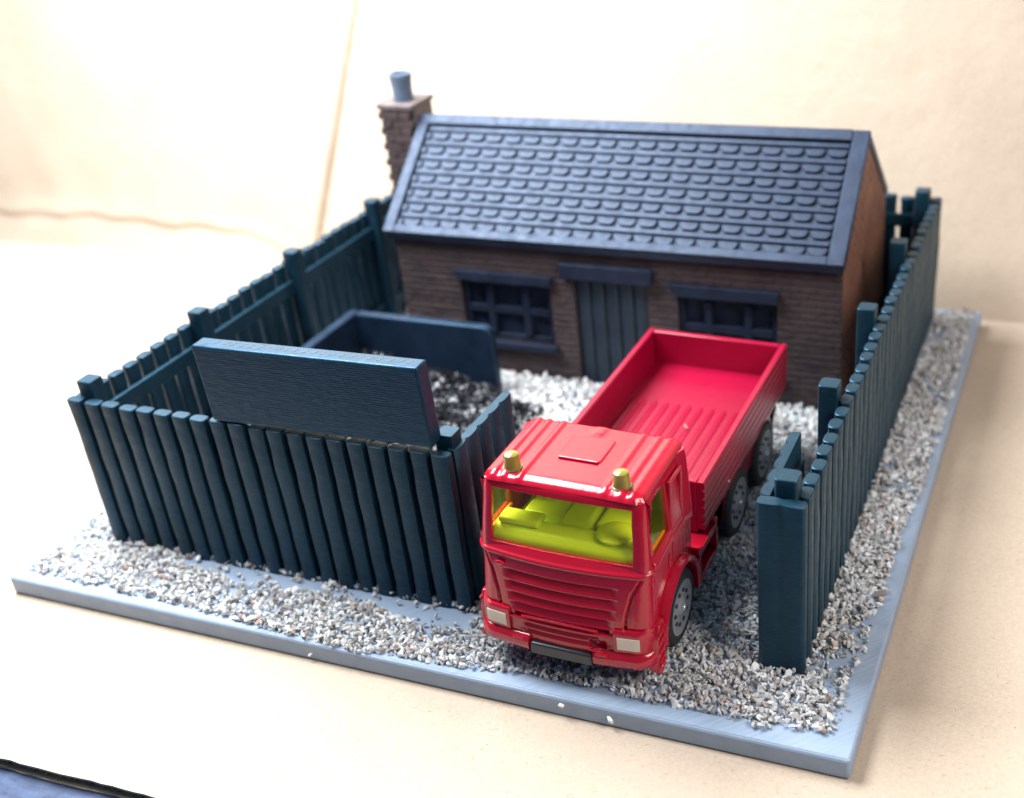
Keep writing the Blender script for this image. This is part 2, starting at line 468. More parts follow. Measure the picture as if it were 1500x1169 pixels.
def leaf(name, x, y0, y1, side, label):
    """gate leaf standing open into the yard: boards fused side by side, flat at the back"""
    g = empty(name, (x, y0, 0)); tag(g, label, 'gate', 'open gate leaves')
    n = 5; w = (y1-y0)/n
    for k in range(n):
        b = MB(); ol = []
        for i in range(9):
            t = i/8; yy = k*w + w*t
            ol.append((side*(.10 + .075*sqrt(max(0, 1-(2*t-1)**2))), yy))
        ol += [(-side*.06, (k+1)*w), (-side*.06, k*w)]
        ins = [(q[0]*.85, k*w + w*.5 + (q[1]-k*w-w*.5)*1.0) for q in ol]
        b.rings([[(q[0], q[1], z) for q in ol] for z in (.05, 3.92)] + [[(q[0], q[1], 3.96) for q in ins]])
        b.build('board', M['fence'], g, smooth=45)
    b = MB(); b.box(min(-side*.062, -side*.16), max(-side*.062, -side*.16), .15, y1-y0-.1, 3.0, 3.4); b.build('rail', M['fence'], g, bevel=.02)
    b = MB(); b.box(min(-side*.062, -side*.16), max(-side*.062, -side*.16), .15, y1-y0-.1, .5, .9); b.build('rail', M['fence'], g, bevel=.02)
    return g
leaf('gate_leaf', 11.33, 2.14, 4.72, 1, 'narrow dark ribbed gate leaf beside the left side of the truck cab')
leaf('gate_leaf', 17.90, 2.20, 4.56, -1, 'narrow dark ribbed gate leaf behind the right gatepost near the truck wheels')

# board standing on the front fence
sb = empty('sign_board', (8.45, 1.9, 4.0), (radians(1.0), radians(-.9), radians(.3)))
tag(sb, 'blank dark rectangular board balanced upright on top of the front fence', 'board')
b = MB(); b.box(-2.76, 2.64, .0, .42, .05, 1.86); b.build('panel', M['board'], sb, bevel=.05, seg=3)
b = MB()
for k in range(22):
    x = -2.3 + k*.22 + random.uniform(-.03, .03)
    b.prism([(x, .17), (x+.05, .17+.0), (x+.10, .30), (x+.05, .30)], 'z', 1.861, 1.864)
tag(b.build('print_gap', M['black'], sb), kind='stuff')

# ------------------------------------------------------------------ coal bunker
bk = empty('coal_bunker', (5.2, 8, 0)); tag(bk, 'open dark coal bunker with plain walls in the left of the yard', 'bunker')
b = MB(); b.prism([(3.22-5.2, 0), (7.62-5.2, 0), (7.62-5.2, 2.0), (7.55-5.2, 2.17), (7.38-5.2, 2.25), (3.22-5.2, 2.25)], 'y', 10.85-8, 11.15-8)
b.build('back_wall', M['bunker'], bk, bevel=.05)
b = MB(); b.box(2.90-5.2, 3.215-5.2, 5.0-8, 11.15-8, 0, 2.25); b.build('side_wall', M['bunker'], bk, bevel=.05)

# ------------------------------------------------------------------ house
HX0, HX1, HY0, HY1 = 4.05, 17.12, 12.35, 18.15
EY0, EY1, EZ, RY, RZ = 12.137, 18.34, 4.29, 15.24, 6.83
house = empty('brick_house', (10.6, 15.2, 0))
tag(house, 'small dark brick cottage with a slate tiled roof at the back of the yard', 'house')
ox, oy = 10.6, 15.2
def hp(b):       # world coordinates -> house coordinates
    b.v = [(x-ox, y-oy, z) for x, y, z in b.v]; return b
openings = [(6.0, 8.85, 1.15, 3.0), (9.6, 11.78, 0.0, 3.3), (12.65, 15.42, 1.15, 3.08)]
WT = 4.2
# front wall slab with its openings, in upright strips
cuts = sorted({HX0, HX1} | {o[0] for o in openings} | {o[1] for o in openings})
b = MB()
for a, c in zip(cuts, cuts[1:]):
    op = [o for o in openings if o[0] <= a and c <= o[1]]
    if op:
        o = op[0]
        if o[2] > 0: b.box(a, c, HY0, HY0+.4, 0, o[2])
        b.box(a, c, HY0, HY0+.4, o[3], WT)
    else: b.box(a, c, HY0, HY0+.4, 0, WT)
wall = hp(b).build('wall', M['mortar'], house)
def slope_z(y): return EZ-.1 + (RZ-EZ)*(1-abs(y-RY)/(RY-EY0))
for x0, x1 in ((HX1-.4, HX1), (HX0, HX0+.4)):
    b = MB(); b.prism([(HY0+.41, 0), (HY1, 0), (HY1, slope_z(HY1)-.12), (RY, RZ-.2), (HY0+.41, slope_z(HY0+.41)-.12)], 'x', x0, x1)
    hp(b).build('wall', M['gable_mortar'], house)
b = MB(); b.box(HX0+.41, HX1-.41, HY1-.4, HY1, 0, WT); hp(b).build('wall', M['mortar'], house)
# bricks
BH, BL = .19, .46
def brick(b, x0, x1, z0, z1, y, dd=.014, vg=.003):
    j = random.uniform(-.008, .008); g = .010; d = dd+random.uniform(0, .010)
    b.add([(x0+vg, y, z0+g), (x1-vg, y, z0+g), (x1-vg, y, z1-g), (x0+vg, y, z1-g),
           (x0+vg+.007, y-d+j, z0+g+.018), (x1-vg-.007, y-d, z0+g+.018), (x1-vg-.007, y-d, z1-g-.018), (x0+vg+.007, y-d+j, z1-g-.018)],
          [(4, 5, 6, 7), (0, 1, 5, 4), (1, 2, 6, 5), (2, 3, 7, 6), (3, 0, 4, 7)])
b = MB(); r = 0; z = .0
while z < 4.1:
    x = HX0 - (BL/2 if r % 2 else 0)
    while x < HX1:
        x0, x1 = max(x, HX0), min(x+BL, HX1+.03*(r % 2)); z1 = z+BH
        segs = [(x0, x1)]
        for o in openings:
            if z1 > o[2]+.02 and z < o[3]-.02:
                ns_ = []
                for a, c in segs:
                    if c <= o[0] or a >= o[1]: ns_.append((a, c)); continue
                    if a < o[0]: ns_.append((a, o[0]))
                    if c > o[1]: ns_.append((o[1], c))
                segs = ns_
        for a, c in segs:
            if c-a > .06: brick(b, a, c, z, z1, HY0+.002)
        x += BL
    z += BH; r += 1
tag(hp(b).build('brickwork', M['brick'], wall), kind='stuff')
b = MB(); r = 0; z = 0.0
while z < 6.6:
    y = HY0 - (BL/2 if r % 2 else 0)
    while y < HY1:
        y0, y1 = max(y, HY0-.03*(r % 2)), min(y+BL, HY1)
        zt = min(slope_z(y0+.05), slope_z(y1-.05))-.1
        z1 = min(z+BH, zt)
        if z1-z > .05 and y1-y0 > .06:
            s = MB(); brick(s, y0, y1, z, z1, 0, .03, .018)
            s.v = [(HX1-.002-q[1], q[0], q[2]) for q in s.v]
            b.add(s.v, s.f)
        y += BL
    z += BH; r += 1
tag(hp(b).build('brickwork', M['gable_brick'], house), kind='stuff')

def window(x0, x1, z0, z1, rows, lint, sill):
    w = MB(); cols = (0, .30, .70, 1.0); y = HY0+.10
    f = .15
    w.box(x0+.003, x0+f, y, y+.12, z0+.003, z1-.003); w.box(x1-f, x1-.003, y, y+.12, z0+.003, z1-.003)
    w.box(x0+f+.001, x1-f-.001, y+.002, y+.122, z0+.003, z0+f); w.box(x0+f+.001, x1-f-.001, y+.002, y+.122, z1-f, z1-.003)
    fr = hp(w).build('window', M['lintel'], house, bevel=.012)
    for c in cols[1:3]:
        xc = x0+(x1-x0)*c; b = MB(); b.box(xc-.10, xc+.10, y-.035, y+.115, z0+f+.002, z1-f-.002); hp(b).build('mullion', M['lintel'], fr, bevel=.012)
    if rows == 2:
        zc = (z0+z1)/2; b = MB(); b.box(x0+f+.004, x1-f-.004, y-.02, y+.108, zc-.11, zc+.11); hp(b).build('transom', M['lintel'], fr, bevel=.012)
    for k in range(3):
        for r in range(rows):
            xa = x0+(x1-x0)*cols[k]+.09; xb = x0+(x1-x0)*cols[k+1]-.09
            zz = (z1-z0)/rows; za = z0+r*zz+.06; zb = z0+(r+1)*zz-.06
            b = MB(); b.box(xa, xb, y+.13, y+.19, za, zb); hp(b).build('pane', M['pane'], fr)
    b = MB(); b.prism([(lint[0], lint[3]), (lint[0]+.2, lint[2]), (lint[1]-.05, lint[2]), (lint[1], lint[3])], 'y', HY0-.16, HY0+.08); hp(b).build('lintel', M['lintel'], fr, bevel=.02)
    if sill:
        b = MB(); b.box(*sill[:2], HY0-.2, HY0+.09, *sill[2:]); hp(b).build('sill', M['lintel'], fr, bevel=.02)
M['pane'] = layered_plastic('pane_plastic', (.003, .006, .016), (.009, .017, .040), .65, 7.5, .3, .25, scratch=(.04, .06, .11))
window(6.0, 8.85, 1.15, 3.0, 2, (5.85, 8.98, 3.0, 3.3), (5.95, 8.95, .95, 1.15))
window(12.65, 15.42, 1.15, 3.08, 2, (12.42, 15.5, 3.08, 3.42), (12.6, 15.5, .95, 1.15))
door = empty('door', (0, 0, 0)); door.parent = house
for k in range(5):
    w = 2.16/5; x0 = 9.61+k*w
    b = MB(); b.rings([[(x, y, z) for x, y in rrect(x0+.015, x0+w-.015, HY0+.08, HY0+.2, .05, 3)] for z in (.02, 3.28)])
    hp(b).build('plank', M['door'] if 'door' in M else M.setdefault('door', layered_plastic('door_plastic', (.004, .011, .024), (.010, .021, .038), .55, 7.5, .2, scratch=(.05, .08, .11))), door, smooth=40)
b = MB(); b.box(9.28, 12.0, HY0-.2, HY0+.06, 3.32, 3.78); hp(b).build('lintel', M['lintel'], door, bevel=.03)

# roof: a slab, raised borders, seven rows of strips and half-round tiles
pitch = math.atan2(RZ-EZ, RY-EY0); SL = math.hypot(RZ-EZ, RY-EY0)
roof = MB()
th = .20; RX0, RX1 = 3.845, 17.2
nz, ny = cos(pitch)*th, sin(pitch)*th
roof.prism([(EY0, EZ), (EY0+.04, EZ-.16), (EY0+.35, EZ-.16+.1), (RY, RZ-th/cos(pitch)), (EY1-.35, EZ-.06), (EY1-.04, EZ-.16), (EY1, EZ), (RY, RZ)], 'x', RX0+.03, RX1-.03)
roof = hp(roof).build('roof', M['roof'], house)
SC = Matrix.Translation((RX0-ox, EY0-oy, EZ)) @ Matrix.Rotation(pitch, 4, 'X')     # slope frame: u along eave, v up the slope
def slope_part(b, name, bevel=.02, smooth=None):
    me = b.mesh(name); me.materials.append(M['roof'])
    o = link(name, me, roof, smooth, bevel); o.matrix_parent_inverse = Matrix.Identity(4); o.matrix_local = SC; return o
LX = RX1-RX0
def sb_(u0, u1, v0, v1, h, name, bevel=.025):
    b = MB(); b.box(u0, u1, v0, v1, -.03, h); return slope_part(b, name, bevel)
sb_(0, .34, 0, SL-.02, .14, 'verge')
sb_(LX-.44, LX, 0, SL-.02, .14, 'verge')
sb_(.341, LX-.441, 0, .26, .135, 'eaves_strip')
sb_(.341, LX-.441, SL-.36, SL-.015, .16, 'ridge_strip')
row = (SL-.36-.26)/7
tm = MB()
tw, tl_ = .52, .22
ol = [(-tw/2, tl_), (-tw/2, .15)] + [(-tw/2+.17-.17*cos(a), .15-.15*sin(a)) for a in (pi/6, pi/3, pi/2)] + [(tw/2-.17+.17*sin(a), .15-.15*cos(a)) for a in (0, pi/6, pi/3)] + [(tw/2, .15), (tw/2, tl_)]
tm.rings([[(x, y, -.02) for x, y in ol], [(x, y, .065) for x, y in ol], [(x*.93, .010+y*.92, .082) for x, y in ol]])
TM = tm.mesh('tile'); TM.materials.append(M['roof']); TM.shade_smooth(); TM.set_sharp_from_angle(angle=radians(40))
ntile = 21; u0 = .34+.20; du = (LX-.44-.02-u0)/ntile
for r in range(7):
    v0 = .26 + r*row
    v_t = v0+.012
    sb_(.40, LX-.47, v0+row-.20, v0+row-.04, .082, 'strip', .03)
    for k in range(ntile):
        o = bpy.data.objects.new('tile', TM); C.objects.link(o); o.parent = roof
        o.matrix_local = SC @ Matrix.Translation((u0+du*(k+.5)+random.uniform(-.012, .012), v_t+random.uniform(-.006, .006), random.uniform(-.012, .008))) @ Matrix.Rotation(random.uniform(-.03, .03), 4, 'Z')
    o = bpy.data.objects.new('tile', TM); C.objects.link(o); o.parent = roof
    o.matrix_local = SC @ Matrix.Translation((.44, v_t, -.01)) @ Matrix.Diagonal((.28, .9, 1, 1))
# chimney against the left gable
ch = empty('chimney', (0, 0, 0)); ch.parent = house
CX0, CX1, CY0, CY1, CZ = 2.72, 3.80, 14.75, 15.95, 7.12
b = MB(); b.box(CX0+.06, CX1, CY0+.06, CY1-.06, 0, CZ); hp(b).build('stack', M['chimney_face'], ch, bevel=.02)
z = 0.0; r = 0
bmesh_cache = {}
while z < CZ-.05:
    hgt = .235
    L = CX1-CX0
    parts = [(0, L*.66), (L*.66, L)] if r % 2 else [(0, L*.33), (L*.33, L)]
    for a, c in parts:
        key = (r % 2, a > 0)
        if key not in bmesh_cache:
            bb = MB(); bb.box(a+.012, c-.012, -.08, .058, .012, hgt-.012); me = bb.mesh('brick'); me.materials.append(M['brick'])
            bmesh_cache[key] = me
        o = link('brick', bmesh_cache[key], ch, None, .02)
        o.location = (CX0-ox-(.09 if r % 2 else 0)+(.0), CY0-oy+.0+random.uniform(-.02, .01), z)
    # left flank brick, alternately proud
    key = ('l', r % 2)
    if key not in bmesh_cache:
        bb = MB(); bb.box(-.03, .058, .07, CY1-CY0-.07, .012, hgt-.012); me = bb.mesh('brick'); me.materials.append(M['brick']); bmesh_cache[key] = me
    o = link('brick', bmesh_cache[key], ch, None, .02); o.location = (CX0-ox-(.06 if r % 2 else 0), CY0-oy, z)
    z += hgt; r += 1
b = MB(); b.box(CX0-.10, CX1+.03, CY0-.10, CY1+.05, CZ+.01, CZ+.17); hp(b).build('cap', M['chimney_face'], ch, bevel=.03)
b = MB(); b.lathe([(0, .29), (.35, .30), (.70, .335), (.76, .345), (.80, .33), (.80, .27), (.65, .26), (.4, .24)], 'z', (3.28, 15.2, CZ+.17), 24); hp(b).build('pot', M['pot'], ch, smooth=40)

# ------------------------------------------------------------------ truck
truck = empty('toy_truck', (14.25, .593, .2), (.003, .018, -.008))
tag(truck, 'red toy lorry with a yellow windscreen parked in the gateway on gravel', 'toy truck')
def lerp(a, b, t): return a+(b-a)*t
def table(z, tab):
    for (z0, v0), (z1, v1) in zip(tab, tab[1:]):
        if z <= z1: return lerp(v0, v1, max(0, (z-z0)/(z1-z0)))
    return tab[-1][1]
# --- cab shell above the belt
cab = empty('cab', (0, 0, 0)); cab.parent = truck
HWT = [(2.5, 1.755), (2.76, 1.745), (3.92, 1.655), (4.05, 1.625), (4.12, 1.56)]
YFT = [(2.5, .07), (2.76, .096), (3.92, .28), (4.05, .33), (4.12, .40)]
YRT = [(2.5, 2.60), (4.05, 2.58), (4.12, 2.54)]
def ring(z):
    hw, yf, yr, r = table(z, HWT), table(z, YFT), table(z, YRT), .20
    pts = []; tags = []
    fx_ = [-1.44, -.9, -.3, .3, .9, 1.44]
    for x in fx_: pts.append((x*hw/1.745 if abs(x) < 1.4 else x*(1.42 if z > 3.5 else 1.45)/1.44, yf+.05*(abs(x)/1.44)**2)); 
    def corner(cx, cy, a0):
        for k in range(6):
            t = radians(a0+90*k/5); pts.append((cx+r*cos(t), cy+r*sin(t)))
    corner(hw-r, yf+.05+r, -90)
    sy = [.50, .95, 1.36, 1.52, 2.02, 2.18]
    for y in sy: pts.append((hw, y))
    corner(hw-r*.6, yr-r, 0)
    corner(-hw+r*.6, yr-r, 90)
    for y in sy[::-1]: pts.append((-hw, y))
    corner(-hw+r, yf+.05+r, 180)
    return [(x, y, z) for x, y in pts]
zl = [2.5, 2.62, 2.78, 3.2, 3.6, 3.90, 4.00, 4.05]
rs = [ring(z) for z in zl]; n = len(rs[0]); b = MB()
b.v = [p for q in rs for p in q]
for k in range(len(zl)-1):
    for i in range(n):
        j = (i+1) % n
        hole = False
        if 2 <= k <= 4:
            if i <= 4: hole = True                                # windscreen
            if i in (12, 13) or i in (5+6+6+12+1+3, 5+6+6+12+1+4): pass
            ym = (rs[k][i][1]+rs[k][j][1])/2; xm = (rs[k][i][0]+rs[k][j][0])/2
            if abs(xm) > 1.5 and .45 < ym < 1.37 and abs(rs[k][i][1]-rs[k][j][1]) > .3: hole = True
        if not hole: b.f.append((k*n+i, k*n+j, (k+1)*n+j, (k+1)*n+i))
me = b.mesh('pillars'); me.materials.append(M['red'])
o = link('pillars', me, cab, 35)
so = o.modifiers.new('shell', 'SOLIDIFY'); so.thickness = .09; so.offset = -1
bv = o.modifiers.new('bevel', 'BEVEL'); bv.width = .03; bv.segments = 3; bv.limit_method = 'ANGLE'; bv.angle_limit = radians(50)
# rear sleeper recess: a raised rim on each flank
for s in (-1, 1):
    b = MB(); xo = s*1.70
    for y0, y1, z0, z1 in ((1.46, 1.54, 2.78, 3.86), (2.04, 2.12, 2.70, 3.86), (1.541, 2.039, 3.78, 3.862), (1.541, 2.039, 2.70, 2.78)):
        x0, x1 = sorted((xo-s*.02, xo+s*.055)); b.box(x0, x1, y0, y1, z0, z1)
    b.build('side_recess', M['red'], cab, bevel=.02)
    # window sill bar and door shape
    b = MB(); b.rings([[(s*1.70, .36, 2.56), (s*1.83, .36, 2.60), (s*1.83, .36, 2.74), (s*1.70, .36, 2.80)], [(s*1.70, 1.40, 2.56), (s*1.82, 1.40, 2.60), (s*1.81, 1.40, 2.80), (s*1.68, 1.40, 2.86)]])
    b.build('window_ledge', M['red'], cab, bevel=.045, seg=3)
# roof heightfield with ribs
def roof_h(x, y):
    h = 0
    for c in (-1.40, -1.18, -.86, .86, 1.18, 1.40):
        h += .03*math.exp(-((x-c)/.065)**4)
    if y > 2.15: h += .022*math.exp(-((x+.02)/.13)**4)*smooth01((y-2.08)/.25)
    return h
b = MB(); NX, NY = 110, 50
def roof_pt(i, j):
    u = -1+2*i/NX; v = j/NY
    x = 1.63*u; yf, yr = .33, 2.585
    y = yf+(yr-yf)*v
    # round off towards the rim
    ex = max(0, (abs(u)-.90)/.10); ef = max(0, (.12-v)/.12); er = max(0, (v-.96)/.04)
    rim = 1-min(1, sqrt(ex*ex+ef*ef+er*er))**2
    e2 = sqrt(max(0, rim))
    # corners pulled in
    cx = .20; dx = abs(x)-(1.63-cx); dy = (yf+cx)-y
    if dx > 0 and dy > 0:
        l = math.hypot(dx, dy)
        m_ = max(dx, dy); sc = m_/l
        x = math.copysign(1.63-cx+dx*sc, x); y = yf+cx-dy*sc
    z = 4.03 + .115*e2 + roof_h(x, y)*min(1, e2*1.2) + .02*(1-u*u)
    return (x, y, z)
vs = [roof_pt(i, j) for j in range(NY+1) for i in range(NX+1)]
fs = [(j*(NX+1)+i, j*(NX+1)+i+1, (j+1)*(NX+1)+i+1, (j+1)*(NX+1)+i) for j in range(NY) for i in range(NX)]
b.add(vs, fs); b.build('cab_roof', M['red'], cab, smooth=70)
b = MB(); b.rings([[(x, y, z) for x, y in rrect(-.45+i, .45-i, 1.25+i, 2.10-i, .06, 3)] for z, i in ((4.12, 0), (4.175, 0), (4.19, .03))])
b.build('roof_hatch', M['red'], cab, smooth=18)
b = MB(); b.tube([(-.40, 1.245, 4.185), (.40, 1.245, 4.185)], .035, 8); b.build('hatch_lip', M['red'], cab, smooth=60)
for x in (-1.12, 1.10):
    b = MB(); b.lathe([(-.02, .19), (.02, .19), (.022, .17), (.25, .155), (.30, .135), (.325, .085)], 'z', (x, .70, 4.15), 20); b.build('beacon', M['beacon'], cab, smooth=40)
    b = MB(); b.lathe([(0, .215), (.015, .215), (.018, .19)], 'z', (x, .70, 4.14), 20); b.build('beacon_seat', M['black'], cab, smooth=40)
# windscreen and side windows
b = MB()
gx = [-1.5, -.9, -.3, .3, .9, 1.5]
def ws(z, off): return [(x*(1.0 if z < 3.3 else .97), table(z, YFT)+.05*min(1, abs(x)/1.44)**2+off, z) for x in gx]
lo, hi = ws(2.70, .045), ws(3.96, .045)
lo2, hi2 = ws(2.70, .085), ws(3.96, .085)
b.rings([lo, hi, hi2, lo2, lo], cap=False, close=False); b.build('windscreen', M['glass'], cab, smooth=60)
for s in (-1, 1):
    b = MB(); x0, x1 = s*1.685, s*1.60
    b.add([(x0, .42, 2.72), (x0, 1.44, 2.72), (x1, 1.44, 3.95), (x1, .42, 3.95), (x0-s*.04, .42, 2.72), (x0-s*.04, 1.44, 2.72), (x1-s*.04, 1.44, 3.95), (x1-s*.04, .42, 3.95)],
          [(0,1,2,3), (4,7,6,5), (0,4,5,1), (1,5,6,2), (2,6,7,3), (3,7,4,0)])
    b.build('side_window', M['glass'], cab)
    b = MB(); b.tube([(s*1.62, .47, 2.78), (s*1.545, .50, 3.88)], .035, 6); b.tube([(s*1.62, .47, 2.80), (s*1.62, 1.36, 2.80)], .035, 6)  # orange tubes stand in for light glowing at the pane edges
    tag(b.build('edge_light_strip', M['orange'], cab, smooth=60), 'orange strip standing in for light piped along the yellow side window edge')
# interior
inn = empty('interior', (0, 0, 0)); inn.parent = cab
b = MB(); b.prism([(.24, 2.52), (.24, 2.86), (.34, 2.98), (.62, 3.05), (.78, 2.96), (.86, 2.52)], 'x', -1.50, 1.50); b.build('dashboard', M['lime'], inn, bevel=.05, seg=3)
b = MB(); b.box(-1.42, -.55, .40, .80, 3.02, 3.16); b.build('dash_binnacle', M['lime'], inn, bevel=.06, seg=3)
b = MB(); b.lathe([(0, .34), (.06, .36), (.10, .30), (.11, .1)], 'z', (.92, .66, 3.04), 20); b.build('steering_wheel', M['lime'], inn, smooth=40)
for x in (-.78, .78):
    st = MB(); st.box(x-.42, x+.42, 1.0, 1.85, 2.50, 2.95); st.build('seat', M['lime'], inn, bevel=.08, seg=3)
    st = MB(); st.prism([(1.72, 2.8), (2.0, 3.72), (2.2, 3.72), (2.05, 2.8)], 'x', x-.42, x+.42); st.build('seat_back', M['lime'], inn, bevel=.08, seg=3)
b = MB(); b.prism([(.7, 2.5), (.8, 3.05), (1.9, 3.0), (1.9, 2.5)], 'x', -.28, .28); b.build('console', M['lime'], inn, bevel=.06, seg=3)
b = MB(); b.box(-1.6, 1.6, .2, 2.4, 2.44, 2.50); b.build('cab_floor', M['lime'], inn)
b = MB(); b.box(-1.5, 1.5, 2.38, 2.44, 2.5, 3.95); b.build('rear_bounce_panel', M['lime'], inn)  # lime panel added at the rear to bounce light round the cab
b = MB(); b.box(-1.48, 1.48, .42, 2.38, 3.93, 3.96); b.build('roof_bounce_panel', M['lime'], inn)  # lime panel added under the roof to bounce light onto the interior
# --- front of the cab below the windscreen: a relief
def front_pt(s, z):
    """s in -1..1 along the plan curve; returns point and outward normal in plan"""
    hw = table(z, [(.70, 1.80), (1.3, 1.80), (2.3, 1.765), (2.62, 1.80), (2.78, 1.78)])
    y0 = table(z, [(.70, -.20), (1.0, -.19), (1.5, -.17), (2.3, -.08), (2.56, -.03), (2.66, .0), (2.78, .09)])
    R = .34
    flat = hw-R
    total = flat + R*pi/2 + .22
    d = abs(s)*total; sg = 1 if s >= 0 else -1
    if d <= flat: x = d; a = 0; y = y0+.12*(x/flat)**2; nx_, ny_ = .13*(x/flat), -1
    elif d <= flat+R*pi/2:
        t = (d-flat)/R; x = flat+R*sin(t); y = y0+.12+R*(1-cos(t)); nx_, ny_ = sin(t), -cos(t)
    else:
        x = hw; y = y0+.12+R+(d-flat-R*pi/2); nx_, ny_ = 1, 0
    l = math.hypot(nx_, ny_)
    return sg*x, y, sg*nx_/l, ny_/l
def band(t, a, b, e): return smooth01((t-a)/e)*smooth01((b-t)/e)
def relief(x, z):
    d = 0; ax = abs(x)
    for zc, w in ((2.20, 1.12), (1.95, 1.10), (1.71, 1.06), (1.50, 1.02)):
        t = (z-(zc-.105))/.21
        if 0 < t < 1: d -= .065*(t**.6 if t < .82 else smooth01((1-t)/.18))*band(ax, -9, w+.1, .22)
    for zc, w in ((1.12, .85), (.97, .80)):
        t = (z-(zc-.06))/.12
        if 0 < t < 1: d -= .045*(t if t < .8 else (1-t)*4)*band(ax, -9, w, .12)
    d -= .10*band(z, 1.262, 1.375, .02)*band(ax, -9, 1.0, .03)                  # slit under the bars
    xe = table(z, [(1.2, 1.28), (1.7, 1.33), (2.2, 1.45), (2.5, 1.62), (2.62, 1.78)])
    d -= .055*math.exp(-((ax-xe)/.028)**2)*band(z, 1.24, 2.62, .05)              # curved panel groove
    if ax > xe: d -= .012
    d -= .04*math.exp(-((z-1.235)/.02)**2)                                         # step line
    if x > 0: d -= .07*band(x, .58, .93, .03)*band(z, .86, 1.10, .03)            # towing recess
    d += .045*band(z, 2.53, 2.66, .05)
    return d
b = MB(); NS, NZ = 260, 150; vs = []
for j in range(NZ+1):
    z = lerp(.78, 2.78, j/NZ)
    for i in range(NS+1):
        s = -1+2*i/NS; x, y, a, c = front_pt(s, z); d = relief(x, z)
        vs.append((x+a*d, y+c*d, z))
fs = [(j*(NS+1)+i, j*(NS+1)+i+1, (j+1)*(NS+1)+i+1, (j+1)*(NS+1)+i) for j in range(NZ) for i in range(NS)]
b.add(vs, fs); b.build('front_panel', M['red'], cab, smooth=75)
b = MB(); b.box(-1.5, 1.5, .10, .3, .8, 2.5); b.build('firewall', M['black'], cab)
b = MB(); b.tube([(-.80, -.205, 1.365), (0, -.215, 1.365), (.80, -.205, 1.365)], .022, 6); b.tube([(-1.12, -.14, 1.255), (-.6, -.20, 1.255), (0, -.215, 1.255), (.6, -.20, 1.255), (1.12, -.14, 1.255)], .026, 6)
b.build('grille_bar', M['red'], cab, smooth=60)
b = MB(); b.lathe([(0, .11), (.03, .10), (.04, .06)], 'y', (0, 0, 0), 20); b.v = [(x-1.26, -.01-y, 2.40+z*.45) for x, y, z in b.v]; b.build('badge', M['red'], cab, smooth=40)
b = MB(); b.tube([(.62, -.235, .885), (.90, -.225, .885)], .025, 6); b.build('tow_pin', M['red'], cab, smooth=60)
# --- bumper: two lips with the black step between
def sweep(path, prof):
    """profile (out, z) swept along a plan path given as (x, y, nx, ny)"""
    return [[(x+nx_*o, y+ny_*o, z) for o, z in prof] for x, y, nx_, ny_ in path]
def bumper_path(x_from, sgn):
    p = []; R = .36; hw = 1.80; y0 = -.22
    for k in range(7):
        x = lerp(x_from, hw-R, k/6); p.append((sgn*x, y0+.10*(x/1.4)**2, sgn*.08*x, -1))
    for k in range(1, 8):
        t = pi/2*k/7; p.append((sgn*(hw-R+R*sin(t)), y0+.10+R*(1-cos(t)), sgn*sin(t), -cos(t)))
    p.append((sgn*hw, .45, sgn, 0)); return p
for s in (-1, 1):
    prof = [(-.30, .56), (.0, .53), (.05, .56), (.085, .64), (.09, .74), (.06, .84), (.0, .90), (-.30, .91)]
    b = MB(); b.rings(sweep(bumper_path(.68, s), prof)); b.build('bumper', M['red'], cab, smooth=50)
    prof = [(-.25, .905), (.005, .905), (.02, .95), (.02, 1.36), (.0, 1.42), (-.25, 1.42)]
    pth = bumper_path(1.10, s)
    b = MB(); b.rings(sweep(pth, prof)); b.build('headlight_housing', M['red'], cab, smooth=40)
    prof = [(.0, 1.00), (.035, 1.0), (.04, 1.03), (.04, 1.25), (.035, 1.28), (.0, 1.28)]
    hp_ = [q for q in bumper_path(1.17, s)][:9]
    b = MB(); b.rings(sweep(hp_, prof)); b.build('headlight', M['headlight'], cab, smooth=40)
    b = MB(); b.tube([(s*.76, -.30, .87), (s*1.0, -.285, .87)], .03, 6); b.build('bumper_notch', M['red'], cab, smooth=60)
b = MB(); b.box(-.66, .66, -.28, .10, .50, .78); b.build('step_bar', M['black'], cab, bevel=.05, seg=3)
b = MB(); b.box(-.66, .66, -.12, .2, .785, .85); b.build('bumper_gap', M['black'], cab)
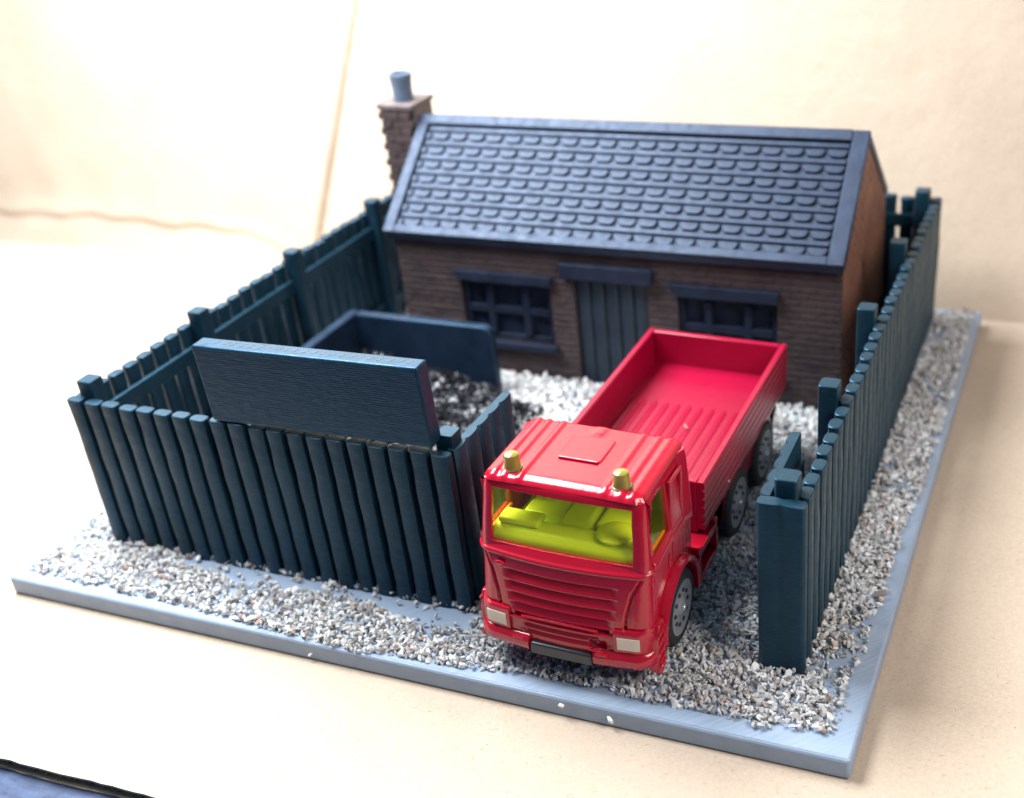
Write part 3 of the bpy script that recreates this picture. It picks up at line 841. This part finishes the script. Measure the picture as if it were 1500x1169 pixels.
# --- cab flanks with the wheel arch
W1, W2, W3, HZ, WR = 1.55, 5.45, 7.64, .86, .83
def arch(cy, cz, r, a0, a1, n=18): return [(cy+r*cos(radians(lerp(a0, a1, k/n))), cz+r*sin(radians(lerp(a0, a1, k/n)))) for k in range(n+1)]
for s in (-1, 1):
    x0, x1 = sorted((s*1.55, s*1.74))
    b = MB(); pts = [(.30, 1.0), (.30, 2.52), (2.58, 2.52), (2.58, .95)] + arch(W1, HZ, .98, 5, 172)
    b.prism(pts, 'x', x0, x1); b.build('cab_side', M['red'], cab, bevel=.02)
    x0, x1 = sorted((s*1.741, s*1.775))
    b = MB(); b.prism([(.44, 1.60), (.44, 2.55), (1.40, 2.55), (1.40, 2.0), (.98, 1.94), (.60, 1.70)], 'x', x0, x1); b.build('door', M['red'], cab, bevel=.02, seg=2)
    b = MB(); b.prism([(1.47, 2.02), (1.47, 2.62), (2.12, 2.62), (2.12, 1.86), (1.8, 2.0)], 'x', x0, x1); b.build('side_panel', M['red'], cab, bevel=.02, seg=2)
    b = MB(); bx0, bx1 = sorted((s*1.776, s*1.80)); b.prism([(1.14, 2.10), (1.30, 2.12), (1.32, 2.3), (1.22, 2.42), (1.16, 2.3)], 'x', bx0, bx1); b.build('door_emblem', M['red'], cab, bevel=.012)
    # arch flange
    a_o, a_i = arch(W1, HZ, 1.09, -12, 190, 22), arch(W1, HZ, .93, -12, 190, 22)
    x0, x1 = s*1.60, s*1.93
    b = MB(); b.rings([[(x0, i_[0], i_[1]), (x1-s*.03, i_[0], i_[1]), (x1, lerp(i_[0], o_[0], .3), lerp(i_[1], o_[1], .3)), (x1-s*.03, lerp(i_[0], o_[0], .8), lerp(i_[1], o_[1], .8)), (x1-s*.14, o_[0], o_[1]), (x0, o_[0], o_[1])] for o_, i_ in zip(a_o, a_i)])
    b.build('wheel_arch', M['red'], cab, smooth=50)
    # ribbed corner flap ahead of the wheel
    x0, x1 = sorted((s*1.70, s*1.89))
    b = MB(); b.prism([(.10, .34), (.10, 1.0), (.22, 1.42), (.50, 1.42), (.52, .40), (.42, .32)], 'x', x0, x1)
    fl = b.build('corner_flap', M['red'], cab, bevel=.03)
    xa, xb = sorted((s*1.885, s*1.925))
    b = MB()
    for zc in (.55, .78, 1.0, 1.22): b.prism([(.16, zc), (.46, zc+.05), (.46, zc+.10), (.16, zc+.05)], 'x', xa, xb)
    b.build('flap_rib', M['red'], fl, bevel=.012)
    b = MB(); b.rings([[(s*1.86, .10, .34), (s*1.95, .10, .34), (s*1.95, .14, .50), (s*1.86, .14, .50)], [(s*1.86, .36, .42), (s*1.95, .36, .42), (s*1.95, .38, .58), (s*1.86, .38, .58)]]); b.build('flap_foot', M['red'], fl, bevel=.02)
    # step frame behind the wheel
    x0, x1 = sorted((s*1.42, s*1.90))
    b = MB(); b.box(x0, x1, 2.66, 3.80, 1.30, 1.44); stp = b.build('side_step', M['red'], cab, bevel=.03)
    b = MB(); b.box(x0, x1, 2.66, 3.80, .62, .78); b.build('lower_step', M['red'], stp, bevel=.03)
    b = MB(); b.box(x0, x1, 2.60, 2.72, .785, 1.295); b.build('step_upright', M['red'], stp, bevel=.02)
    b = MB(); b.box(x0, x1, 3.74, 3.84, .785, 1.295); b.build('step_upright', M['red'], stp, bevel=.02)
    b = MB(); b.box(min(s*1.30, s*1.40), max(s*1.30, s*1.40), 2.7, 3.8, .62, 1.44); b.build('step_back', M['black'], stp)
    b = MB(); b.box(x0, x1, 2.62, 2.76, 1.445, 1.56); b.box(x0, x1, 3.70, 3.84, 1.445, 1.56); b.build('step_rim', M['red'], stp, bevel=.02)
    b = MB(); b.lathe([(-.5, .24), (.0, .24), (.03, .2)], 'y', (s*1.45, 4.35, 1.02), 18); b.build('air_tank', M['rim'], cab, smooth=40)
b = MB(); b.box(-1.55, 1.55, 2.45, 2.6, .9, 2.5); b.build('cab_rear', M['red'], cab)
b = MB(); b.box(-1.2, 1.2, .4, 9.4, .75, 1.25); b.build('chassis', M['black'], truck)
# --- wheels
def tyre_mesh():
    b = MB(); n = 64; prof = [(-.26, .50), (-.30, .58), (-.29, .74), (-.24, WR-.02), (-.10, WR), (.10, WR), (.24, WR-.02), (.29, .74), (.30, .60), (.26, .50)]
    rs = []
    for a, r in prof:
        rg = []
        for i in range(n):
            t = 2*pi*i/n; rr = r - (.035 if (r > .78 and i % 2) else 0)
            rg.append((a, rr*cos(t), rr*sin(t)))
        rs.append(rg)
    b.rings(rs); me = b.mesh('tyre'); me.materials.append(M['tyre']); me.shade_smooth(); me.set_sharp_from_angle(angle=radians(35)); return me
TY = tyre_mesh()
b = MB(); b.lathe([(-.1, .50), (.25, .60), (.295, .585), (.285, .53), (.265, .47), (.26, .43), (.27, .30), (.275, .20), (.31, .17), (.33, .10)], 'x', (0, 0, 0), 32)
RM = b.mesh('rim'); RM.materials.append(M['rim']); RM.shade_smooth(); RM.set_sharp_from_angle(angle=radians(35))
b = MB(); b.lathe([(.24, .045), (.290, .045), (.30, .03)], 'x', (0, 0, 0), 8)
BO = b.mesh('wheel_nut'); BO.materials.append(M['black'])
b = MB(); b.lathe([(.30, .085), (.36, .075), (.375, .04)], 'x', (0, 0, 0), 14); HU = b.mesh('hub_cap'); HU.materials.append(M['hub']); HU.shade_smooth()
for s in (-1, 1):
    for y in (W1, W2, W3):
        w = empty('wheel', (s*1.58, y, HZ), (0, 0, 0 if s > 0 else pi)); w.parent = truck
        w.rotation_euler = (random.uniform(0, 6), 0, 0 if s > 0 else pi)
        for nm, me in (('tyre', TY), ('rim', RM), ('hub_cap', HU)):
            o = bpy.data.objects.new(nm, me); C.objects.link(o); o.parent = w
        for k in range(10):
            o = bpy.data.objects.new('wheel_nut', BO); C.objects.link(o); o.parent = w; o.location = (0, .365*cos(2*pi*k/10), .365*sin(2*pi*k/10))
# --- load bed
bed = empty('load_bed', (0, 0, 0)); bed.parent = truck
BX, B0, B1, ZF, ZT, ZB = 1.815, 3.24, 9.80, 1.86, 2.74, 1.58
t_ = .17
b = MB(); b.box(-BX+t_, BX-t_, B0+t_, B1-t_, ZB+.05, ZF); b.build('floor', M['bed'], bed)
b = MB()
for k in range(11):
    x = -1.45+k*.29; b.rings([[(x-.10, y, ZF-.01), (x-.05, y, ZF+.02), (x+.05, y, ZF+.02), (x+.10, y, ZF-.01)] for y in (B0+t_, 7.5)] + [[(x-.02, 7.7, ZF-.01), (x-.01, 7.7, ZF+.0), (x+.01, 7.7, ZF+.0), (x+.02, 7.7, ZF-.01)]])
b.build('floor_ribs', M['bed'], bed, smooth=60)
def side_profile(sg):
    pr = [(sg*(BX-t_), ZB), (sg*(BX-t_), ZT-.03), (sg*(BX-t_+.03), ZT), (sg*(BX-.03), ZT), (sg*BX, ZT-.03)]
    zz = ZT-.14; h = (ZT-.14-ZB)/5
    for k in range(5):
        a = zz-k*h; pr += [(sg*BX, a), (sg*(BX-.05), a-.03), (sg*(BX-.05), a-.055), (sg*BX, a-.085)]
    pr.append((sg*BX, ZB)); return pr
for s in (-1, 1):
    b = MB(); b.prism(side_profile(s), 'y', B0, B1); b.build('side_board', M['bed'], bed, smooth=30)
b = MB(); b.box(-BX+t_+.001, BX-t_-.001, B1-t_, B1-.004, ZB, ZT-.004); b.build('tail_board', M['bed'], bed, bevel=.025)
b = MB(); b.box(-BX+t_+.001, BX-t_-.001, B0+.004, B0+t_, ZB-.1, ZT-.004); b.build('head_board', M['bed'], bed, bevel=.025)
for s in (-1, 1):
    # rear mudguard with two wheel cut-outs
    x0, x1 = sorted((s*1.35, s*1.76))
    pts = [(4.0, ZB-.001), (4.02, 1.05), (4.12, .97), (4.42, .97)] + arch(W2, HZ, .96, 172, 62, 12) + arch(W3, HZ, .96, 118, 5, 12) + [(8.75, 1.0), (8.95, ZB-.001)]
    b = MB(); b.prism(pts, 'x', x0, x1); b.build('mudguard', M['bed'], bed, bevel=.025)
    b = MB(); b.lathe([(0, .13), (.28, .13), (.30, .10)], 'y', (s*1.62, 8.85, 1.28), 14); b.build('tail_lamp', M['black'], truck, smooth=40)
b = MB(); b.lathe([(0, .03), (.02, .03), (.03, .015)], 'x', (1.82, 4.85, 1.80), 10); b.build('paint_chip', M['white_stone'], bed)

# ------------------------------------------------------------------ stones
phi = (1+5**.5)/2
ICO_V = np.array([(-1,phi,0),(1,phi,0),(-1,-phi,0),(1,-phi,0),(0,-1,phi),(0,1,phi),(0,-1,-phi),(0,1,-phi),(phi,0,-1),(phi,0,1),(-phi,0,-1),(-phi,0,1)])/sqrt(1+phi*phi)
ICO_F = np.array([(0,11,5),(0,5,1),(0,1,7),(0,7,10),(0,10,11),(1,5,9),(5,11,4),(11,10,2),(10,7,6),(7,1,8),(3,9,4),(3,4,2),(3,2,6),(3,6,8),(3,8,9),(4,9,5),(2,4,11),(6,2,10),(8,6,7),(9,8,1)])
def rot_mats(n):
    q = RNG.normal(size=(n, 4)); q /= np.linalg.norm(q, axis=1)[:, None]
    w, x, y, z = q.T
    return np.stack([1-2*(y*y+z*z), 2*(x*y-z*w), 2*(x*z+y*w), 2*(x*y+z*w), 1-2*(x*x+z*z), 2*(y*z-x*w), 2*(x*z-y*w), 2*(y*z+x*w), 1-2*(x*x+y*y)], 1).reshape(n, 3, 3)
def stones(name, P, size, m, parent=None):
    n = len(P)
    sc = np.stack([RNG.uniform(.75, 1.5, n), RNG.uniform(.55, 1.05, n), RNG.uniform(.3, .65, n)], 1)*size[:, None]
    V = ICO_V[None]*RNG.uniform(.5, 1.25, (n, 12, 1))*sc[:, None, :]
    V = np.einsum('nij,nvj->nvi', rot_mats(n), V) + P[:, None, :]
    F = ICO_F[None] + (np.arange(n)*12)[:, None, None]
    me = bpy.data.meshes.new(name); nf = n*20
    me.vertices.add(n*12); me.vertices.foreach_set('co', V.reshape(-1).astype(np.float32))
    me.loops.add(nf*3); me.loops.foreach_set('vertex_index', F.reshape(-1).astype(np.int32))
    me.polygons.add(nf); me.polygons.foreach_set('loop_start', (np.arange(nf)*3).astype(np.int32)); me.polygons.foreach_set('loop_total', np.full(nf, 3, np.int32))
    me.update(); me.validate(); me.shade_flat(); me.materials.append(m)
    return link(name, me, parent)
def vnoise(x, y, s, seed):
    r = np.random.default_rng(seed); g = r.random((64, 64)); xi = np.floor(x/s).astype(int); yi = np.floor(y/s).astype(int)
    fx, fy = x/s-xi, y/s-yi; fx = fx*fx*(3-2*fx); fy = fy*fy*(3-2*fy)
    a = g[xi % 64, yi % 64]; b = g[(xi+1) % 64, yi % 64]; c = g[xi % 64, (yi+1) % 64]; d = g[(xi+1) % 64, (yi+1) % 64]
    return (a*(1-fx)+b*fx)*(1-fy)+(c*(1-fx)+d*fx)*fy
N = 104000
px, py = RNG.uniform(0, W, N), RNG.uniform(0, D, N)
nz1 = vnoise(px, py, .9, 3)*.6 + vnoise(px, py, .35, 4)*.4
edge = np.minimum(np.minimum(px-.0, W-px), np.minimum(py, D-py))
keep = np.ones(N, bool)
# margin bare near the rim: ragged
need = .22 + .55*nz1
fr_need = np.where(py < 2.2, np.interp(px, [0, 4.5, 7.5, 9.5, 12, 14.5, 17, 19, 20], [.35, .35, .10, .05, .25, .50, .42, .50, .7])*(.5+nz1), need)
keep &= edge > np.where(py < 2.2, fr_need*.9, need*np.where(px > 19, np.interp(py, [0, 3, 6, 9, 14, 20], [.75, .95, .7, .45, .3, .35]), .7))
inside = (px > 1.5) & (px < 18.7) & (py > 1.9) & (py < 18.7)
prob = np.where(inside, 1.0, .95)
# thin towards the foot of the front fence, and bare patches
strip = (py < 1.9) & (px > 3.6) & (px < 11.6) & (py > 1.42-.16*np.sin(px*1.3)+.25*(nz1-.5)-np.clip((px-6)*.02, -1, .1))
prob = np.where(strip, .03, prob)
prob = np.where((px > 18.7) & (nz1 < .33), .25, prob)
prob = np.where((py < 1.9) & (nz1 < .30), .45, prob)
prob = np.where((px < 1.5), .55, prob)
keep &= RNG.random(N) < prob
keep &= ~((px > 3.95) & (px < 17.2) & (py > 12.3) & (py < 18.3))
keep &= ~((px > 2.9) & (px < 7.7) & (py > 10.8) & (py < 11.2))
lx, ly = px-14.31, py-.593
P = np.stack([px, py, np.zeros(N)], 1)[keep]
n = len(P); inn_ = inside[keep]
size = RNG.uniform(.044, .088, n)*np.where(RNG.random(n) < .06, 1.3, 1)
lay = np.where(inn_, RNG.random(n)*.12, RNG.random(n)**1.5*.12)
P[:, 2] = size*.35 + lay
under = (np.abs(P[:, 0]-14.3) < 1.75) & (P[:, 1] > .5) & (P[:, 1] < 9.5)
P[under, 2] = np.minimum(P[under, 2], .12)
tag(stones('gravel', P, size, M['gravel']), kind='stuff')
# coal heap
N = 5200
cx_, cy_ = RNG.uniform(3.2, 9.3, N), RNG.uniform(4.6, 10.85, N)
hgt = np.clip(1.15 - .17*np.clip(cx_-4.2, 0, 9)*1.15 - .06*np.abs(cy_-8.3), -.2, 2) + .12*vnoise(cx_, cy_, .6, 8)
ok = (hgt > .05) | (RNG.random(N) < .06)
ok &= ~((cy_ > 10.5) & (cx_ > 7.7))
P = np.stack([cx_, cy_, np.maximum(hgt, .12) - RNG.random(N)*.12], 1)[ok]
heap = stones('coal_heap', P, RNG.uniform(.07, .19, len(P)), M['coal'])
tag(heap, kind='stuff')
# under the lumps the heap is solid
# single strays
def stray(x, y, z, s, label, seed):
    global RNG
    RNG = np.random.default_rng(seed)
    o = stones('stone_chip', np.array([[0., 0., 0.]]), np.array([s]), M['white_stone']); o.location = (x, y, z)
    return tag(o, label, 'stone', 'stray stone chips')
stray(5.33, -4.88, -.71, .10, 'white stone chip lying alone on the dark blue mat at bottom left', 1)
stray(8.44, -.03, -.30, .07, 'small pale chip stuck low on the front edge of the plate, leftmost', 2)
stray(14.32, -.04, -.15, .10, 'pale chip stuck to the front edge of the plate beneath the truck', 3)
stray(15.36, -.04, -.24, .08, 'pale chip on the front edge of the plate right of the truck bumper', 4)
stray(14.60, 7.15, 2.17, .07, 'tiny white chip on the red floor of the truck load bed', 5)
